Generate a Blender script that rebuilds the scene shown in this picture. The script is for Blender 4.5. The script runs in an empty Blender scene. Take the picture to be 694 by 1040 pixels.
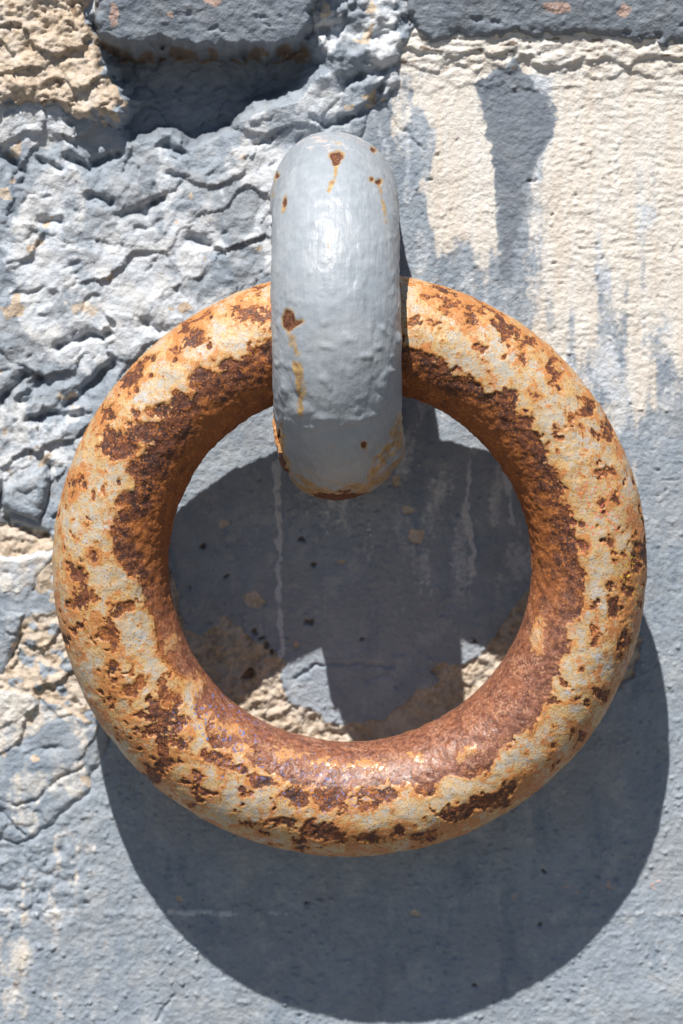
import bpy, math
import numpy as np
from mathutils import Vector, Matrix

# ------------------------------------------------------------------ units
# 1 working unit = 0.4 mm (the ring is about 24 cm across). Wall plane y = 0, viewer on -y, z up.
S = 0.0004
scn = bpy.context.scene
col = scn.collection
rad = math.radians

# ------------------------------------------------------------------ camera, sky, sun, exposure
PITCH, YAW, DIST = rad(5.42), rad(-0.24), 3188.65
CAM = DIST * np.array([math.sin(YAW) * math.cos(PITCH), -math.cos(YAW) * math.cos(PITCH), math.sin(PITCH)])
cd = bpy.data.cameras.new('camera')
cam = bpy.data.objects.new('camera', cd); col.objects.link(cam)
cam.location = Vector(CAM * S)
cam.rotation_euler = (-Vector(CAM)).to_track_quat('-Z', 'Y').to_euler()
cd.sensor_fit = 'VERTICAL'; cd.sensor_height = 36; cd.sensor_width = 24
cd.lens = 36 * DIST / 1040
cd.clip_start = 0.01; cd.clip_end = 100
cd.dof.use_dof = True
cd.dof.focus_distance = (DIST - 185) * S
cd.dof.aperture_fstop = 9
scn.camera = cam

SUN_EL, SUN_AZ = rad(55.76), rad(16.42)
LDIR = np.array([math.sin(SUN_AZ) * math.cos(SUN_EL), math.cos(SUN_AZ) * math.cos(SUN_EL), -math.sin(SUN_EL)])
world = bpy.data.worlds.new('World'); scn.world = world; world.use_nodes = True
wn = world.node_tree.nodes; wl = world.node_tree.links
bg = wn['Background']
sky = wn.new('ShaderNodeTexSky'); sky.sky_type = 'NISHITA'; sky.sun_disc = False
sky.sun_elevation = SUN_EL; sky.sun_rotation = math.pi + SUN_AZ
sky.air_density = 1.0; sky.dust_density = 0.3; sky.ozone_density = 6.0
wl.new(sky.outputs[0], bg.inputs[0]); bg.inputs[1].default_value = 0.039
sd = bpy.data.lights.new('sun', 'SUN'); sd.energy = 5.0; sd.angle = rad(0.53); sd.color = (1.0, 0.95, 0.88)
sun = bpy.data.objects.new('sun', sd); col.objects.link(sun)
sun.rotation_euler = Vector(LDIR).to_track_quat('-Z', 'Y').to_euler()
sun.location = Vector(-LDIR * 2)
vs = scn.view_settings
vs.view_transform = 'Standard'; vs.look = 'None'; vs.gamma = 1.0; vs.use_curve_mapping = False
vs.exposure = 0.62
scn.render.resolution_x = 683; scn.render.resolution_y = 1024

# ------------------------------------------------------------------ projecting (to read positions off the photograph)
_f = -CAM / DIST
_r = np.cross(_f, [0, 0, 1]); _r /= np.linalg.norm(_r)
_u = np.cross(_r, _f)
def proj(x, y, z):
    qx, qy, qz = x - CAM[0], y - CAM[1], z - CAM[2]
    d = qx * _f[0] + qy * _f[1] + qz * _f[2]
    a = qx * _r[0] + qy * _r[1] + qz * _r[2]
    b = qx * _u[0] + qy * _u[1] + qz * _u[2]
    return 347 + DIST * a / d, 520 - DIST * b / d

# ------------------------------------------------------------------ noise
def _hash(ix, iy, iz, seed):
    h = (ix.astype(np.uint32) * np.uint32(374761393) + iy.astype(np.uint32) * np.uint32(668265263)
         + iz.astype(np.uint32) * np.uint32(2147483647) + np.uint32((seed * 974634777) & 0xffffffff))
    h = (h ^ (h >> np.uint32(13))) * np.uint32(1274126177)
    h = (h ^ (h >> np.uint32(16))) * np.uint32(2246822519)
    return h ^ (h >> np.uint32(15))
def _h01(ix, iy, iz, seed):
    return (_hash(ix, iy, iz, seed) & np.uint32(0xffffff)).astype(np.float32) / np.float32(0xffffff)
def perlin2(x, y, seed=0):
    x = np.asarray(x, np.float32); y = np.asarray(y, np.float32)
    xi = np.floor(x); yi = np.floor(y); fx = x - xi; fy = y - yi
    xi = xi.astype(np.int32); yi = yi.astype(np.int32); zi = np.zeros_like(xi)
    ux = fx * fx * fx * (fx * (fx * 6 - 15) + 10); uy = fy * fy * fy * (fy * (fy * 6 - 15) + 10)
    def g(a, b):
        t = _h01(xi + a, yi + b, zi, seed) * np.float32(6.2831853)
        return np.cos(t) * (fx - a) + np.sin(t) * (fy - b)
    n0 = g(0, 0) * (1 - ux) + g(1, 0) * ux
    n1 = g(0, 1) * (1 - ux) + g(1, 1) * ux
    return (n0 * (1 - uy) + n1 * uy) * 1.4
def fbm2(x, y, octv=4, seed=0, gain=.5):
    s = 0; a = 1.
    for o in range(octv):
        s = s + a * perlin2(x * 2 ** o + 17.3 * o, y * 2 ** o - 9.1 * o, seed + o); a *= gain
    return s
def perlin3(x, y, z, seed=0):
    x = np.asarray(x, np.float32); y = np.asarray(y, np.float32); z = np.asarray(z, np.float32)
    xi = np.floor(x); yi = np.floor(y); zi = np.floor(z); fx = x - xi; fy = y - yi; fz = z - zi
    xi = xi.astype(np.int32); yi = yi.astype(np.int32); zi = zi.astype(np.int32)
    w = lambda f: f * f * f * (f * (f * 6 - 15) + 10)
    ux, uy, uz = w(fx), w(fy), w(fz)
    out = 0
    for a in (0, 1):
        for b in (0, 1):
            for c in (0, 1):
                h = _hash(xi + a, yi + b, zi + c, seed)
                gx = ((h & np.uint32(1023)).astype(np.float32) / 511.5 - 1)
                gy = (((h >> np.uint32(10)) & np.uint32(1023)).astype(np.float32) / 511.5 - 1)
                gz = (((h >> np.uint32(20)) & np.uint32(1023)).astype(np.float32) / 511.5 - 1)
                wt = (ux if a else 1 - ux) * (uy if b else 1 - uy) * (uz if c else 1 - uz)
                out = out + wt * (gx * (fx - a) + gy * (fy - b) + gz * (fz - c))
    return out * 1.3
def fbm3(p, s, octv=4, seed=0, gain=.5):
    r = 0; a = 1.
    for o in range(octv):
        k = 2 ** o / s
        r = r + a * perlin3(p[0] * k + 5.1 * o, p[1] * k - 3.7 * o, p[2] * k + 1.9 * o, seed + o); a *= gain
    return r
def voronoi2(x, y, seed=0, jit=.9):
    xi = np.floor(x).astype(np.int32); yi = np.floor(y).astype(np.int32); zi = np.zeros_like(xi)
    f1 = np.full(x.shape, 9., np.float32); f2 = f1.copy(); dx1 = f1 * 0; dy1 = f1 * 0; cx = xi.copy(); cy = yi.copy()
    for a in (-1, 0, 1):
        for b in (-1, 0, 1):
            px = xi + a + .5 + jit * (_h01(xi + a, yi + b, zi, seed) - .5)
            py = yi + b + .5 + jit * (_h01(xi + a, yi + b, zi + 1, seed) - .5)
            dx = x - px; dy = y - py; d = np.hypot(dx, dy)
            n = d < f1
            f2 = np.where(n, f1, np.minimum(f2, d))
            f1 = np.where(n, d, f1); dx1 = np.where(n, dx, dx1); dy1 = np.where(n, dy, dy1)
            cx = np.where(n, xi + a, cx); cy = np.where(n, yi + b, cy)
    z = np.zeros_like(cx)
    return f1, f2 - f1, dx1, dy1, _h01(cx, cy, z + 5, seed), _h01(cx, cy, z + 6, seed), _h01(cx, cy, z + 7, seed)
def sst(a, b, x):
    t = np.clip((x - a) / (b - a), 0, 1); return t * t * (3 - 2 * t)
def sdf_poly(u, v, pts):
    """signed distance, negative inside"""
    d = np.full(u.shape, 1e9, np.float32); ins = np.zeros(u.shape, bool)
    n = len(pts)
    for i in range(n):
        x0, y0 = pts[i]; x1, y1 = pts[(i + 1) % n]
        ex, ey = x1 - x0, y1 - y0
        t = np.clip(((u - x0) * ex + (v - y0) * ey) / (ex * ex + ey * ey + 1e-9), 0, 1)
        d = np.minimum(d, (u - x0 - t * ex) ** 2 + (v - y0 - t * ey) ** 2)
        if y0 != y1:
            c = ((y0 > v) != (y1 > v)) & (u < ex * (v - y0) / (y1 - y0) + x0)
            ins ^= c
    return np.where(ins, -np.sqrt(d), np.sqrt(d))
def line_dist(u, v, pts):
    d = np.full(u.shape, 1e9, np.float32)
    for (x0, y0), (x1, y1) in zip(pts[:-1], pts[1:]):
        ex, ey = x1 - x0, y1 - y0
        t = np.clip(((u - x0) * ex + (v - y0) * ey) / (ex * ex + ey * ey + 1e-9), 0, 1)
        d = np.minimum(d, (u - x0 - t * ex) ** 2 + (v - y0 - t * ey) ** 2)
    return np.sqrt(d)
def blob(u, v, cx, cy, ax, ay, rot=0.):
    c, s = math.cos(rad(rot)), math.sin(rad(rot))
    dx, dy = u - cx, v - cy
    q = np.hypot((dx * c + dy * s) / ax, (-dx * s + dy * c) / ay)
    return (1 - q) * min(ax, ay)          # positive inside, about px

# ------------------------------------------------------------------ objects
def link(o, parent=None):
    col.objects.link(o)
    if parent is not None: o.parent = parent
    return o
def tag(o, label=None, cat=None, kind=None):
    if label: o['label'] = label
    if cat: o['category'] = cat
    if kind: o['kind'] = kind
    return o
def mesh_from_grid(name, P, mat, parent=None, keep=None, attrs=None, wrap=(False, False), flip=False):
    n, m = P.shape[:2]
    idx = np.arange(n * m).reshape(n, m)
    if wrap[0]: idx = np.vstack([idx, idx[:1]])
    if wrap[1]: idx = np.hstack([idx, idx[:, :1]])
    q = np.stack([idx[:-1, :-1], idx[1:, :-1], idx[1:, 1:], idx[:-1, 1:]], -1).reshape(-1, 4)
    if flip: q = q[:, ::-1]
    V = P.reshape(-1, 3)
    A = {k: np.asarray(a, np.float32).reshape(-1) for k, a in (attrs or {}).items()}
    if keep is not None:
        kf = keep.reshape(-1); q = q[kf[q].all(1)]
        used = np.zeros(len(V), bool); used[q.reshape(-1)] = True
        rm = np.cumsum(used) - 1; V = V[used]; q = rm[q]; A = {k: a[used] for k, a in A.items()}
    me = bpy.data.meshes.new(name)
    me.vertices.add(len(V)); me.vertices.foreach_set('co', (V * S).astype(np.float32).reshape(-1))
    me.loops.add(len(q) * 4); me.loops.foreach_set('vertex_index', q.astype(np.int32).reshape(-1))
    me.polygons.add(len(q)); me.polygons.foreach_set('loop_start', np.arange(0, len(q) * 4, 4, dtype=np.int32))
    me.polygons.foreach_set('use_smooth', np.ones(len(q), bool))
    me.update(calc_edges=True)
    for k, a in A.items():
        at = me.attributes.new(k, 'FLOAT', 'POINT'); at.data.foreach_set('value', a)
    me.materials.append(mat)
    return link(bpy.data.objects.new(name, me), parent)

# ------------------------------------------------------------------ node helper
class NT:
    def __init__(s, name):
        s.m = bpy.data.materials.new(name); s.m.use_nodes = True
        s.t = s.m.node_tree; s.N = s.t.nodes; s.L = s.t.links
        s.b = s.N['Principled BSDF']
        s.co = s.N.new('ShaderNodeTexCoord').outputs['Object']
    def put(s, sock, v):
        if isinstance(v, bpy.types.NodeSocket): s.L.new(v, sock)
        elif isinstance(v, tuple) and len(v) == 3 and sock.type == 'RGBA': sock.default_value = v + (1,)
        else: sock.default_value = v
    def attr(s, n):
        a = s.N.new('ShaderNodeAttribute'); a.attribute_name = n; return a.outputs['Fac']
    def math(s, op, a, b=0., c=None, clamp=False):
        n = s.N.new('ShaderNodeMath'); n.operation = op; n.use_clamp = clamp
        s.put(n.inputs[0], a); s.put(n.inputs[1], b)
        if c is not None: s.put(n.inputs[2], c)
        return n.outputs[0]
    def noise(s, px, detail=3., rough=.55, off=0., stretch=None):
        mp = s.N.new('ShaderNodeMapping'); s.L.new(s.co, mp.inputs[0])
        mp.inputs['Location'].default_value = (off, off * .7, -off)
        if stretch: mp.inputs['Scale'].default_value = stretch
        n = s.N.new('ShaderNodeTexNoise'); s.L.new(mp.outputs[0], n.inputs['Vector'])
        n.inputs['Scale'].default_value = 1. / (px * S); n.inputs['Detail'].default_value = detail
        n.inputs['Roughness'].default_value = rough
        return n.outputs['Fac']
    def ramp(s, x, lo, hi, a=0., b=1.):
        n = s.N.new('ShaderNodeMapRange'); n.interpolation_type = 'SMOOTHSTEP'
        s.put(n.inputs[0], x); n.inputs[1].default_value = lo; n.inputs[2].default_value = hi
        n.inputs[3].default_value = a; n.inputs[4].default_value = b
        return n.outputs[0]
    def mix(s, f, a, b):
        n = s.N.new('ShaderNodeMix'); n.data_type = 'RGBA'
        s.put(n.inputs[0], f); s.put(n.inputs[6], a); s.put(n.inputs[7], b)
        return n.outputs[2]
    def mul(s, a, b): return s.math('MULTIPLY', a, b, clamp=True)
    def bump(s, h, dist_px, strength=1., prev=None):
        n = s.N.new('ShaderNodeBump'); n.inputs['Distance'].default_value = dist_px * S
        n.inputs['Strength'].default_value = strength; s.put(n.inputs['Height'], h)
        if prev is not None: s.L.new(prev, n.inputs['Normal'])
        return n.outputs[0]
    def done(s, colr, rough, normal=None, spec=.4):
        s.put(s.b.inputs['Base Color'], colr); s.put(s.b.inputs['Roughness'], rough)
        s.b.inputs['Specular IOR Level'].default_value = spec
        if normal is not None: s.L.new(normal, s.b.inputs['Normal'])
        return s.m

# ------------------------------------------------------------------ wall material (shared by cement, rock and stones)
def wall_material():
    t = NT('weathered_wall_paint')
    big = t.noise(90, 4, .6, .3); mid = t.noise(22, 4, .6, 1.1); fine = t.noise(5, 3, .6, 2.2); grain = t.noise(2.2, 2, .6, 4.)
    streak = t.noise(14, 4, .6, 3., (1, 1, .09))
    g = t.mix(t.ramp(mid, .3, .72), (.215, .257, .312), (.290, .332, .385))
    g = t.mix(t.math('MULTIPLY', t.ramp(big, .42, .62), .5), g, (.270, .285, .305))
    g = t.mix(t.math('MULTIPLY', t.ramp(t.noise(30, 5, .7, 6.), .50, .66), .65), g, (.37, .392, .415))
    g = t.mix(t.math('MULTIPLY', t.ramp(t.noise(38, 5, .7, 8., (1, 1, .35)), .52, .68), .7), g, (.165, .212, .275))
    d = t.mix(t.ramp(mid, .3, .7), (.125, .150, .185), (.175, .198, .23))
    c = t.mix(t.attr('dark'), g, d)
    wh = t.math('ADD', t.attr('white'), t.math('MULTIPLY', t.math('SUBTRACT', fine, .5), .9))
    c = t.mix(t.ramp(wh, .3, .75, 0, .85), c, t.mix(t.ramp(mid, .35, .65), (.50, .54, .595), (.55, .555, .56)))
    be = t.math('ADD', t.attr('beige'), t.math('MULTIPLY', t.math('SUBTRACT', mid, .5), .7))
    be = t.math('ADD', be, t.math('MULTIPLY', t.math('SUBTRACT', fine, .5), .5))
    bc = t.mix(t.ramp(streak, .35, .65), (.65, .625, .585), (.61, .55, .48))
    be = t.math('ADD', be, t.math('MULTIPLY', t.math('SUBTRACT', streak, .5), .5))
    c = t.mix(t.ramp(be, .3, .68, 0, .93), c, bc)
    ex = t.math('ADD', t.attr('bare'), t.math('MULTIPLY', t.math('SUBTRACT', fine, .5), .6))
    ec = t.mix(t.ramp(fine, .3, .7), (.36, .28, .20), (.52, .425, .33))
    ec = t.mix(t.ramp(mid, .4, .7), ec, (.52, .46, .40))
    c = t.mix(t.ramp(ex, .42, .58), c, ec)
    br = t.math('ADD', t.attr('brown'), t.math('MULTIPLY', t.math('SUBTRACT', fine, .5), .7))
    c = t.mix(t.ramp(br, .35, .75, 0, .85), c, t.mix(t.ramp(grain, .4, .6), (.10, .065, .04), (.21, .13, .07)))
    pk = t.math('ADD', t.attr('pink'), t.math('MULTIPLY', t.math('SUBTRACT', fine, .5), 1.2))
    c = t.mix(t.ramp(pk, .5, .7, 0, .7), c, (.55, .36, .28))
    c = t.mix(t.ramp(grain, .3, .75, 0, .16), c, (.12, .12, .13))
    h = t.math('ADD', t.math('MULTIPLY', fine, 1.6), t.math('MULTIPLY', grain, .7))
    nrm = t.bump(h, 1.5, .75)
    return t.done(c, t.ramp(mid, .3, .7, .55, .8), nrm, .35)
M_WALL = wall_material()

# ------------------------------------------------------------------ the wall
def axis(lo, hi, flo, fhi, step):
    a = [np.arange(flo, fhi, step)]
    def out(s, e, sg):
        r = []; x = s; k = step
        while (x - e) * sg < 0:
            k *= 1.12; x += sg * k; r.append(x)
        return np.array(r)
    return np.concatenate([out(flo, lo, -1)[::-1], a[0], out(fhi, hi, 1)]).astype(np.float32)
AX = axis(-640, 640, -375, 375, 1.5)
AZ = axis(-820, 820, -548, 548, 1.5)
GX, GZ = np.meshgrid(AX, AZ, indexing='ij')
GU, GV = proj(GX, np.zeros_like(GX), GZ)
GU = GU.astype(np.float32); GV = GV.astype(np.float32)
WU = GU + 7 * fbm2(GU / 34, GV / 34, 4, 11); WV = GV + 7 * fbm2(GU / 34, GV / 34, 4, 21)      # wobbled coordinates for ragged edges
WU2 = GU + 3 * fbm2(GU / 12, GV / 12, 3, 31); WV2 = GV + 3 * fbm2(GU / 12, GV / 12, 3, 41)

ROCK = [(-500, -500), (420, -500), (418, 30), (400, 62), (392, 95), (352, 150), (335, 250), (290, 340), (225, 420), (172, 480), (168, 560),
        (150, 640), (130, 720), (98, 770), (92, 800), (40, 850), (-500, 880)]
RECESS = [(104, 30), (310, 40), (322, 64), (296, 92), (248, 108), (236, 128), (192, 148), (172, 132), (134, 145), (118, 120), (110, 80)]
BARE_LOW = [(150, 560), (173, 578), (180, 600), (188, 640), (205, 648), (230, 626), (252, 647), (268, 655), (290, 670), (285, 690), (292, 712), (318, 722),
            (330, 732), (345, 737), (390, 732), (403, 722), (425, 702), (448, 693), (437, 683), (445, 674), (470, 676), (488, 665),
            (505, 645), (525, 612), (545, 590), (580, 640), (652, 648), (644, 684), (555, 775), (470, 800), (350, 810), (262, 838), (190, 812), (118, 748), (120, 640)]
s_rock = sdf_poly(WU, WV, ROCK)
s_bare = sdf_poly(WU2, WV2, BARE_LOW)
DIAMOND = [(482, 82), (503, 74), (521, 58), (532, 73), (552, 94), (567, 118), (561, 138), (549, 160), (534, 190), (528, 240), (520, 290), (508, 290), (505, 230), (504, 180), (494, 130)]
s_dia = sdf_poly(WU2, WV2, DIAMOND)

def cement():
    u, v = GU, GV
    h = 1.8 * fbm2(u / 190, v / 190, 2, 1) + .8 * fbm2(u / 45, v / 45, 3, 2) + .42 * fbm2(u / 11, v / 11, 3, 3) + .42 * fbm2(u / 5, v / 5, 2, 15)
    # paint blisters and grit
    lum = perlin2(u / 7, v / 7, 4) + .6 * perlin2(u / 3.6, v / 3.6, 5)
    reg = np.clip(sst(.0, .5, fbm2(u / 70, v / 70, 3, 6)) + .6 * sst(560, 700, v) + .5 * sst(60, 0, np.hypot((u - 450) * .7, (v - 230) * .5)), 0, 1.3)
    h += 1.9 * sst(.3, .85, lum) * reg
    # horizontal ripples of the pale area
    beigeR = sst(515, 560, u + 10 * fbm2(u / 40, v / 90, 3, 7)) * sst(600, 250, v + 60 * fbm2(u / 60, v / 60, 3, 8) + 130 * fbm2(u / 20, v / 320, 3, 16)) * sst(60, 85, v)
    rip = 1 - np.abs(perlin2(u / 22 + fbm2(u / 30, v / 30, 2, 13) * .5, v / 6.5, 9))
    h += .85 * beigeR * rip * rip * (.5 + sst(-.3, .5, fbm2(u / 60, v / 40, 2, 14)))
    pits = sst(.52, .75, perlin2(u / 7, v / 5, 10)) * sst(-.1, .4, fbm2(u / 80, v / 80, 2, 12))
    h -= 2.6 * pits
    # layered broken ledge under the upper course, proud of the render
    for k, (edge, amp) in enumerate([(92, 1.4), (72, 2.2), (58, 4.)]):
        e = edge + 9 * fbm2(u / 45, v / 45, 3, 50 + k) + 5 * fbm2(u / 14, v / 14, 2, 60 + k) + .035 * (u - 560)
        h += amp * sst(2.0, -2.0, v - e) * sst(385, 405, u)
    top = sst(96, 60, v)
    h += 2.0 * top * fbm2(u / 16, v / 7, 4, 70)
    # paint skin on the bare patch: bare ground lies lower and is rough
    b = sst(1.2, -1.2, s_bare)
    h += b * (-4.6 + 4.0 * fbm2(u / 13, v / 13, 4, 71, .6) + 2.6 * (1 - np.abs(perlin2(u / 22, v / 18, 72))) )
    # raised lips
    h += .7 * np.exp(-((s_bare - 2.5) / 2.) ** 2)
    # chips and flakes in the paint inside the ring
    chips = np.zeros_like(u) - 50
    for (cx, cy, ax, ay, r) in [(259, 610, 8, 6, 20), (424, 545, 6, 7, 40), (414, 519, 5, 3, 0), (402, 488, 4, 5, 0), (301, 656, 3, 3, 0), (182, 913, 3, 3, 0), (421, 929, 4, 3, 0), (228, 533, 3.5, 3.5, 0), (347, 571, 3, 2.5, 0), (556, 8, 9, 4, 0)]:
        chips = np.maximum(chips, blob(WU2, WV2, cx, cy, ax * 1.35, ay * 1.35, r))
    h -= 2. * sst(-.6, .8, chips)
    holes = np.zeros_like(u) - 50
    for (cx, cy, ax, ay) in [(207, 555, 3, 4), (308, 548, 3, 3.5), (319, 574, 2.5, 2), (314, 632, 4.5, 2), (266, 648, 5, 2), (483, 651, 2.5, 3), (368, 650, 2.5, 2), (259, 641, 2.5, 3), (270, 655, 3, 2.5), (276, 663, 3, 3), (229, 586, 2.5, 2), (313, 917, 4, 1.8), (553, 886, 2, 2), (549, 939, 2, 3), (482, 1003, 2, 2), (562, 219, 1.8, 2), (540, 185, 3, 1.5), (253, 686, 8, 7)]:
        holes = np.maximum(holes, blob(WU2, WV2, cx, cy, ax, ay))
    h -= 5 * sst(-.8, 1.2, holes)
    # hairline cracks
    for pts, w, dep in [([(324, 677), (352, 673), (378, 676), (402, 676)], 1.3, 3.), ([(372, 690), (392, 684), (410, 694)], 1.1, 2.), ([(300, 690), (322, 676)], 1.6, 4.),
                        ([(160, 1036), (168, 1022), (176, 1012)], 1.6, 3.), ([(0, 822), (24, 850), (30, 846)], 2., 5.), ([(88, 778), (60, 790), (36, 812), (14, 818)], 1.8, 4.), ([(428, 150), (404, 128), (392, 110)], 1.6, 3.)]:
        h -= dep * np.exp(-(line_dist(WU2, WV2, pts) / w) ** 2)
    # pour joint low on the wall
    ln = v - 927 - 1.5 * fbm2(u / 50, v / 50, 3, 75)
    h += 1.2 * np.exp(-(ln / 4.) ** 2) * (.6 + .6 * fbm2(u / 20, v / 20, 2, 76)) * (1 - .6 * sst(150, 320, u) * sst(640, 540, u))
    # rough toes of the rock at lower left
    ll = sst(150, 30, u) * sst(800, 850, v) * sst(1000, 900, v)
    h += 3.5 * ll * fbm2(u / 15, v / 15, 4, 77)
    # --- colour masks
    dark = np.clip(sst(4, -4, s_dia + 5 * fbm2(u / 10, v / 12, 4, 95) + .03 * np.maximum(v - 200, 0) * (1 + 1.5 * fbm2(u / 8, v / 40, 3, 80))), 0, 1)
    dark = np.maximum(dark, .45 * sst(.1, .5, fbm2(u / 18, v / 160, 3, 81)) * sst(700, 100, v))
    dark = np.maximum(dark, sst(14, 0, np.hypot((u - 385) * .8, (v - 160) * .18) - 8) * .5)
    wash = sst(-.45, .8, fbm2(u / 30, v / 300, 4, 92))
    beige = beigeR * (.95 - .62 * wash)
    b2 = sst(26, 8, np.abs(u - 470 + 16 * fbm2(u / 40, v / 60, 3, 82)) - 18) * sst(330, 200, v + 50 * fbm2(u / 20, v / 60, 3, 83)) * sst(45, 60, v)
    b3 = sst(9, 2, np.abs(u - 408 - 5 * fbm2(u / 30, v / 30, 3, 84)) - 4) * sst(230, 120, v) * .5
    b4 = top * sst(395, 415, u) * .9
    inring0 = sst(250, 210, np.hypot(u - 356, v - 600))
    drips = np.clip(fbm2(u / 16, v / 220, 4, 85) * 1.2 + .1, 0, 1)
    b5 = drips * .34 * (1 - inring0) * sst(260, 330, v) * (1 - .8 * sst(480, 600, v)) * sst(480, 540, u)
    b6 = sst(.0, .6, fbm2(u / 22, v / 150, 4, 86) + .25) * sst(210, 60, u) * sst(800, 870, v) * .5 * (.7 + .6 * fbm2(u / 9, v / 14, 3, 93))
    b6 = np.maximum(b6, .30 * sst(190, 30, u) * sst(840, 900, v) * (1 + .9 * fbm2(u / 24, v / 50, 4, 99)))
    beige = np.clip(np.maximum.reduce([beige, b2 * .9, b3, b4, b5, b6]) * (1 - .9 * dark * (s_dia < 3)), 0, 1)
    inring = sst(290, 250, np.hypot(u - 370, v - 640))
    beige *= 1 - .75 * inring
    white = .55 * wash * beigeR + .55 * sst(330, 250, np.hypot((u - 470) * 1.3, v - 330)) * np.clip(.5 + fbm2(u / 20, v / 60, 3, 87), 0, 1)
    white += 1.0 * np.exp(-(ln / 4.5) ** 2) * sst(420, 120, u) * np.clip(.6 + 1.2 * fbm2(u / 24, v / 24, 3, 94), 0, 1.2) + .45 * np.exp(-(ln / 3.5) ** 2) * sst(560, 640, u)
    for pts, w in [([(280, 470), (284, 540), (283, 600), (287, 665)], 3.5), ([(477, 470), (474, 520), (481, 560), (480, 582)], 2.2), ([(516, 480), (520, 530)], 3)]:
        white += 1.15 * np.exp(-(line_dist(WU2, WV2, pts) / (w * .95)) ** 2) * np.clip(.8 + .6 * fbm2(u / 9, v / 20, 2, 91), .2, 1.2)
        h += .8 * np.exp(-(line_dist(WU2, WV2, pts) / w) ** 2)
    white += .35 * sst(.3, .8, lum) * reg
    bare = np.maximum(b, sst(-.6, .8, chips))
    bare = np.maximum(bare, sst(560, 600, u) * 0)
    brown = np.maximum.reduce([.6 * sst(60, 0, np.abs(u - 28 - 8 * fbm2(u / 30, v / 60, 3, 96))) * sst(935, 990, v) * sst(-.2, .5, fbm2(u / 12, v / 40, 4, 97)), .45 * b * sst(.2, .6, fbm2(u / 9, v / 8, 3, 98)), .9 * sst(-.8, 1.2, holes), .75 * top * sst(.1, .7, fbm2(u / 22, v / 6, 4, 88)) * sst(390, 410, u), .7 * pits * beigeR * .5])
    pink = .75 * np.exp(-((v - 903 + .12 * (u - 600)) / 12) ** 2) * sst(430, 560, u) * sst(-.1, .6, fbm2(u / 12, v / 8, 3, 90)) + .9 * sst(0, 1, chips) * (u > 500) * (v < 60)
    # sink away beneath the rock
    h -= 34 * sst(6, -26, s_rock)
    return h, dict(dark=dark, beige=beige, white=np.clip(white * (1 - .9 * (s_dia < 2) * dark), 0, 1), bare=bare, brown=brown, pink=pink), s_rock > -34

CHUNKS = [   # separate lumps of rubble at the left edge
    ([(6, 496), (24, 484), (46, 476), (50, 486), (46, 512), (40, 530), (20, 522), (4, 512)], 13, .0, 'grey painted rubble stone wedged above a dark crack'),
    ([(-60, 595), (-5, 612), (25, 622), (20, 646), (4, 684), (-30, 690), (-60, 690)], 9, .0, 'flat grey painted stone at the left edge'),
    ([(-60, 560), (15, 565), (40, 560), (58, 556), (50, 574), (36, 594), (22, 606), (-10, 602), (-60, 590)], 8, .45, 'pale worn stone above the flat grey one'),
    ([(44, 572), (56, 566), (70, 580), (72, 606), (56, 616), (36, 610), (38, 594)], 6, .9, 'small bare brown stone beside the ring'),
]
CH_S = [sdf_poly(WU2, WV2, p) for p, *_ in CHUNKS]

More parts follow.
